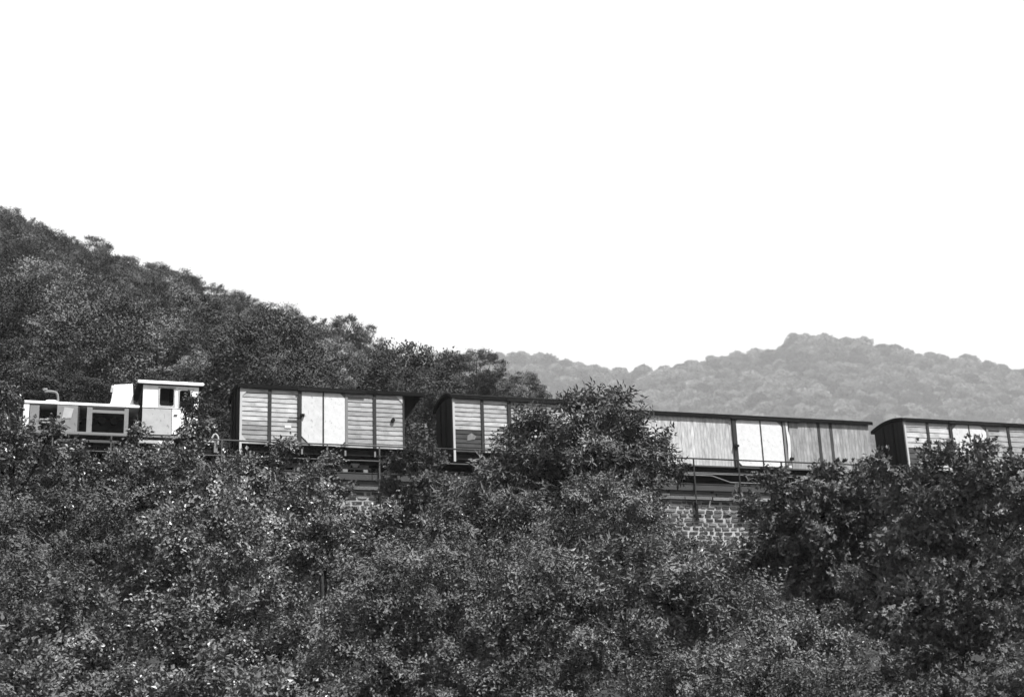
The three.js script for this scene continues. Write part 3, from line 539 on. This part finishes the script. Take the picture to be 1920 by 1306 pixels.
tree('bush', 'low bush at the bottom edge left of the corner maple', 'bush', 'fine', 35, [[1590, 1320, 90, 60], [1690, 1345, 90, 50], [1640, 1270, 60, 40]], { tone: 0.9 });
tree('bush', 'low dark bush in the bottom right corner', 'bush', 'palm', 36, [[1800, 1335, 90, 60], [1900, 1325, 90, 70]], { tone: 0.9 });
// right: the large maple
tree('maple_tree', 'large dark maple in front of the long wagon right half', 'tree', 'palm', 42, [[1505, 918, 80, 34], [1458, 960, 52, 44], [1600, 912, 90, 42], [1540, 970, 100, 55], [1480, 1020, 70, 40], [1650, 980, 90, 60], [1600, 1060, 110, 55], [1455, 1050, 60, 40], [1510, 1095, 80, 45]], { dense: 1.1, tone: 0.9 });
tree('maple_tree', 'tall broad maple in front of the last wagon', 'tree', 'palm', 39, [[1810, 874, 62, 38], [1720, 890, 62, 42], [1880, 915, 70, 48], [1780, 950, 100, 60], [1890, 1010, 90, 70], [1760, 1050, 110, 70], [1660, 1130, 80, 55], [1710, 1190, 70, 50]], { dense: 1.1 });
tree('maple_tree', 'maple low at the right bottom corner', 'tree', 'palm', 38, [[1850, 1130, 100, 70], [1730, 1150, 90, 60], [1900, 1240, 90, 90], [1790, 1240, 100, 70], [1700, 1300, 70, 60]], { dense: 1.1, tone: 0.95 });

{ // ivy and bramble over the foot of the wall and the slope, as one cover
  const r = rng(99), g = STYLE.small.geo[0], list = [], q = new THREE.Quaternion(), e = new THREE.Euler();
  for (let i = 0; i < 15000; i++) {
    const s = -18 + r() * 54, onWall = r() < 0.6; let p;
    if (onWall) { const bare = (s > 0 && s < 3.2) ? 11.9 : (s > 14.2 && s < 18.8) ? 11.0 : 12.7; const h = 7.4 + Math.sqrt(r()) * (bare - 7.4); p = P(s, h, 1.0 + r() * 0.35); }
    else { const off = 1 + r() * 25; p = P(s * 1.1, 0, off); p.y = height(p.x, p.z) + r() * 0.5; }
    list.push([p, q.setFromEuler(e.set((r() - 0.5) * 1.5 + 0.4, r() * 6.28, (r() - 0.5) * 1.4)).clone(), 0.8 + r() * 0.5, 0.25 + r() * 0.3]);  // low leaf tones: the shadow in the gaps between bushes put into colour
  }
  const cov = mesh('undergrowth', leafGeometry(list, [g], 1, r), STYLE.small.mat);
  cov.userData = { kind: 'stuff', label: 'ivy and brambles covering the foot of the wall and the slope', category: 'undergrowth' };
}

// ---------------------------------------------------------------- wooded hills
function crownGeo(seed, lobes, o) { // a crown of many small leaf sprays, joined
  const r = rng(seed), pos = [], col = [], p0 = V(0, 0, 0), ax = V(0, 0, 0), az = V(0, 0, 0);
  const st = { boughs: o.boughs, twigs: o.twigs, spread: o.spread, up: o.up ?? 0.1 };
  sprays(lobes, st, r, (p, q, s, t) => {
    ax.set(o.L * s, 0, 0).applyQuaternion(q); az.set(0, 0, o.W * s).applyQuaternion(q);
    const a = p, b = p0.copy(p).addScaledVector(ax, 0.45).add(az).clone(), c = p.clone().add(ax), d = p.clone().addScaledVector(ax, 0.5).sub(az).addScaledVector(V(0, 1, 0), -0.15 * o.L);
    for (const v of [a, b, c, a, c, d]) { pos.push(v.x, v.y, v.z); col.push(t, t, t); }
  });
  const g = new THREE.BufferGeometry(); g.setAttribute('position', new THREE.Float32BufferAttribute(pos, 3)); g.setAttribute('color', new THREE.Float32BufferAttribute(col, 3)); g.computeVertexNormals(); return g;
}
const foliage = (v) => new THREE.MeshPhysicalMaterial({ color: grey(v), roughness: 0.9, specularIntensity: 0.2, vertexColors: true, side: THREE.DoubleSide });
const lobe = (x, y, z, rx, ry, rz = rx) => ({ x, y, z, rx, ry, rz });
function lobesRound(seed, R, H) { const r = rng(seed), a = [lobe(0, H * 0.62, 0, R * 0.75, H * 0.34), lobe(0, H * 0.25, 0, R * 0.8, H * 0.2)]; for (let i = 0; i < 6; i++) { const t = i * 1.05 + r() * 0.6, k = 0.45 + r() * 0.2; a.push(lobe(Math.cos(t) * R * k, H * (0.42 + r() * 0.35), Math.sin(t) * R * k, R * (0.4 + r() * 0.15), H * (0.16 + r() * 0.08))); } return a; }
function lobesPine(seed, R, H) { const r = rng(seed), a = [lobe(0, H * 0.5, 0, R * 0.8, H * 0.3), lobe(0.2, H * 0.78, 0, R * 0.55, H * 0.2)]; for (let i = 0; i < 8; i++) { const t = i * 2.4 + r(), u = i / 7, k = R * (0.72 - 0.45 * u); a.push(lobe(Math.cos(t) * k + 0.3 * u, H * (0.34 + 0.5 * u), Math.sin(t) * k, R * (0.4 - 0.14 * u), H * 0.12)); } return a; }
const trunkGeo = (H, r) => mergeGeometries([limb(V(0, -1, 0), V(0.1, H * 0.6, 0), 0.22, 0.1, 0.4, r), ...[0, 1, 2, 3, 4].map((k) => limb(V(0.05, H * 0.35, 0), V(Math.cos(k * 1.3) * 1.8, H * (0.6 + 0.06 * k), Math.sin(k * 1.3) * 1.8), 0.09, 0.02, 0.5, r))]);
const HILL = [];
for (let k = 0; k < 4; k++) HILL.push({ pine: false, H: 8, crown: crownGeo(200 + k, lobesRound(300 + k, 3.1, 8), { boughs: 1.1, twigs: 130, spread: 0.52, L: 0.14, W: 0.05 }), trunk: trunkGeo(8, rng(400 + k)) });
for (let k = 0; k < 3; k++) HILL.push({ pine: true, H: 9, crown: crownGeo(220 + k, lobesPine(320 + k, 2.6, 9), { boughs: 1.3, twigs: 120, spread: 0.55, L: 0.22, W: 0.03, up: 0.5 }), trunk: trunkGeo(9, rng(420 + k)) });
const LEAF = { light: foliage(0.17), mid: foliage(0.09), dark: foliage(0.058), pine: foliage(0.045) };
const protos = {};
function hillTree(kind, leaf, x, z, scale, turn, label, group, y = height(x, z)) {
  const key = kind + leaf;
  let t = protos[key];
  const name = HILL[kind].pine ? 'pine_tree' : 'hillside_tree';
  if (!t) { t = protos[key] = thing(name, label, 'tree', group); mesh('trunk', HILL[kind].trunk, M.bark, t); mesh('crown', HILL[kind].crown, LEAF[leaf], t); }
  else { t = t.clone(); t.name = numbered(name); t.userData = { label, category: 'tree' }; if (group) t.userData.group = group; scene.add(t); }
  t.position.set(x, y, z); t.rotation.set(0, turn, 0); t.scale.setScalar(scale); return t;
}
const KEPT = [];
function standout(kind, leaf, px, py, dist, widthPx, label) { // a tree whose crown middle lies on that line of sight
  const c = toward(px, py, dist); KEPT.push([-c.x / c.z, -c.z, widthPx * 0.45 / SIGHT]); const s = widthPx * dist / SIGHT / (HILL[kind].pine ? 4.6 : 6.4);
  return hillTree(kind, leaf, c.x, c.z, s, px * 0.37, label, undefined, c.y - HILL[kind].H * 0.6 * s);
}
standout(1, 'light', 295, 668, 92, 150, 'pale broad tree standing out on the hillside above the cab');
standout(2, 'light', 375, 720, 88, 110, 'pale tree on the hillside right behind the locomotive cab');
standout(0, 'dark', 893, 705, 98, 105, 'dark tree with open branches where the near hill ends');
standout(0, 'dark', 845, 705, 104, 95, 'dark rounded tree on the falling ridge above the second wagon');
standout(2, 'dark', 930, 730, 99, 75, 'small dark tree beside the last tree of the near hill');
standout(3, 'mid', 820, 740, 80, 120, 'tree with visible limbs behind the gap after the first wagon');
standout(2, 'mid', 985, 745, 82, 90, 'small tree rising behind the second wagon roof');
standout(4, 'pine', 645, 650, 150, 80, 'dark pine, leftmost of the clump on the skyline above the first wagon');
standout(5, 'pine', 692, 668, 150, 75, 'dark pine, rightmost of the clump on the skyline above the first wagon');
standout(6, 'pine', 15, 440, 225, 62, 'tall dark pine on the skyline at the left edge');
standout(4, 'pine', 178, 497, 205, 72, 'dark pine on the skyline above the locomotive hood');
standout(3, 'mid', 50, 735, 74, 120, 'bushy tree on the hillside behind the front of the locomotive hood');
standout(0, 'dark', 150, 750, 74, 100, 'bushy tree on the hillside behind the middle of the locomotive hood');
standout(1, 'light', 640, 690, 105, 120, 'rounded pale tree behind the white doors of the first wagon');
{
  const r = rng(2024), placed = [], GROUP = 'trees in the dense wood on the near hillside';
  for (let tries = 0; tries < 30000 && placed.length < 275; tries++) {
    const b = -0.5 + r() * 0.56, d = 66 + Math.sqrt(r()) * 200, x = b * d, z = -d, zr = table(NEARZ, b);
    if (d > zr + 4 || pOf(x, z) < 7.5) continue;
    if (KEPT.some(([kb, kd, kw]) => d < kd + 2 && kd < 140 && Math.abs(b - kb) < kw)) continue;
    const gap = 4.1 + d * 0.011;
    if (placed.some((q) => (q.x - x) ** 2 + (q.z - z) ** 2 < gap * gap)) continue;
    placed.push({ x, z });
    const ridge = smooth(d / zr, 0.75, 0.95), pine = r() < 0.12 + 0.35 * ridge + (b < -0.2 ? 0.15 : 0), s = (0.75 + r() * 0.35) * (0.85 + d * 0.0006) * (pine ? 0.95 : 1);
    const leaf = pine ? (r() < 0.6 ? 'pine' : 'dark') : r() < 0.08 ? 'light' : r() < 0.5 ? 'mid' : 'dark';
    hillTree(pine ? 4 + Math.floor(r() * 3) : Math.floor(r() * 4), leaf, x, z, s, r() * 6.28, pine ? 'pine in the dense wood on the near hillside' : 'broadleaf tree in the dense wood on the near hillside', GROUP);
  }
}
{ // scrub between the trees of the near hill
  const r = rng(808), im = shadow(new THREE.InstancedMesh(HILL[0].crown, LEAF.dark, 520)), m = new THREE.Matrix4(), q = new THREE.Quaternion(), e = new THREE.Euler(), c = new THREE.Color();
  im.name = 'hillside_scrub'; im.userData = { kind: 'stuff', label: 'low scrub covering the ground between the trees of the near hillside', category: 'scrub' };
  for (let i = 0; i < 520;) {
    const b = -0.52 + r() * 0.6, d = 60 + Math.pow(r(), 1.2) * 190, x = b * d, z = -d; if (pOf(x, z) < 6 || d > table(NEARZ, b)) continue;
    const s = 0.28 + r() * 0.2; im.setMatrixAt(i, m.compose(V(x, height(x, z) - 0.4, z), q.setFromEuler(e.set(0, r() * 6.28, 0)), V(s * 1.5, s, s * 1.5))); im.setColorAt(i, c.setScalar(0.7 + r() * 0.5)); i++;
  }
  scene.add(im);
}
{ // the far hill: a wood seen as one mass
  const r = rng(3030), woods = new THREE.Group(); woods.name = 'distant_wood'; woods.userData = { kind: 'stuff', label: 'pale hazy wood covering the far hill behind the wagons', category: 'wood' }; scene.add(woods);
  const geos = [0, 1, 2].map((k) => crownGeo(500 + k, lobesRound(510 + k, 14, 27), { boughs: 0.1, twigs: 38, spread: 2.2, L: 1.5, W: 0.5 }));
  const spots = [[], [], []], all = [];
  for (let tries = 0; tries < 40000; tries++) {
    const b = -0.06 + r() * 0.5, d = 2030 + r() * 480, x = b * d, z = -d;
    if (all.some((q) => Math.abs(q[0] - x) < 26 && Math.abs(q[1] - z) < 26 && (q[0] - x) ** 2 + (q[1] - z) ** 2 < 330)) continue;
    all.push([x, z]); spots[Math.floor(r() * r() * 3)].push([x, z]);
  }
  const m = new THREE.Matrix4(), q = new THREE.Quaternion(), e = new THREE.Euler(), c = new THREE.Color();
  spots.forEach((list, k) => {
    const im = shadow(new THREE.InstancedMesh(geos[k], [LEAF.light, LEAF.dark, LEAF.mid][k], list.length)); im.name = 'tree_crowns'; im.userData.kind = 'stuff';
    list.forEach(([x, z], i) => { const s = 0.62 + r() * 0.55; im.setMatrixAt(i, m.compose(V(x, height(x, z) - 3, z), q.setFromEuler(e.set(0, r() * 6.28, 0)), V(s, s * (0.85 + r() * 0.3), s))); im.setColorAt(i, c.setScalar(0.6 + r() * 0.85)); });
    woods.add(im);
  });
}

renderer.render(scene, camera);
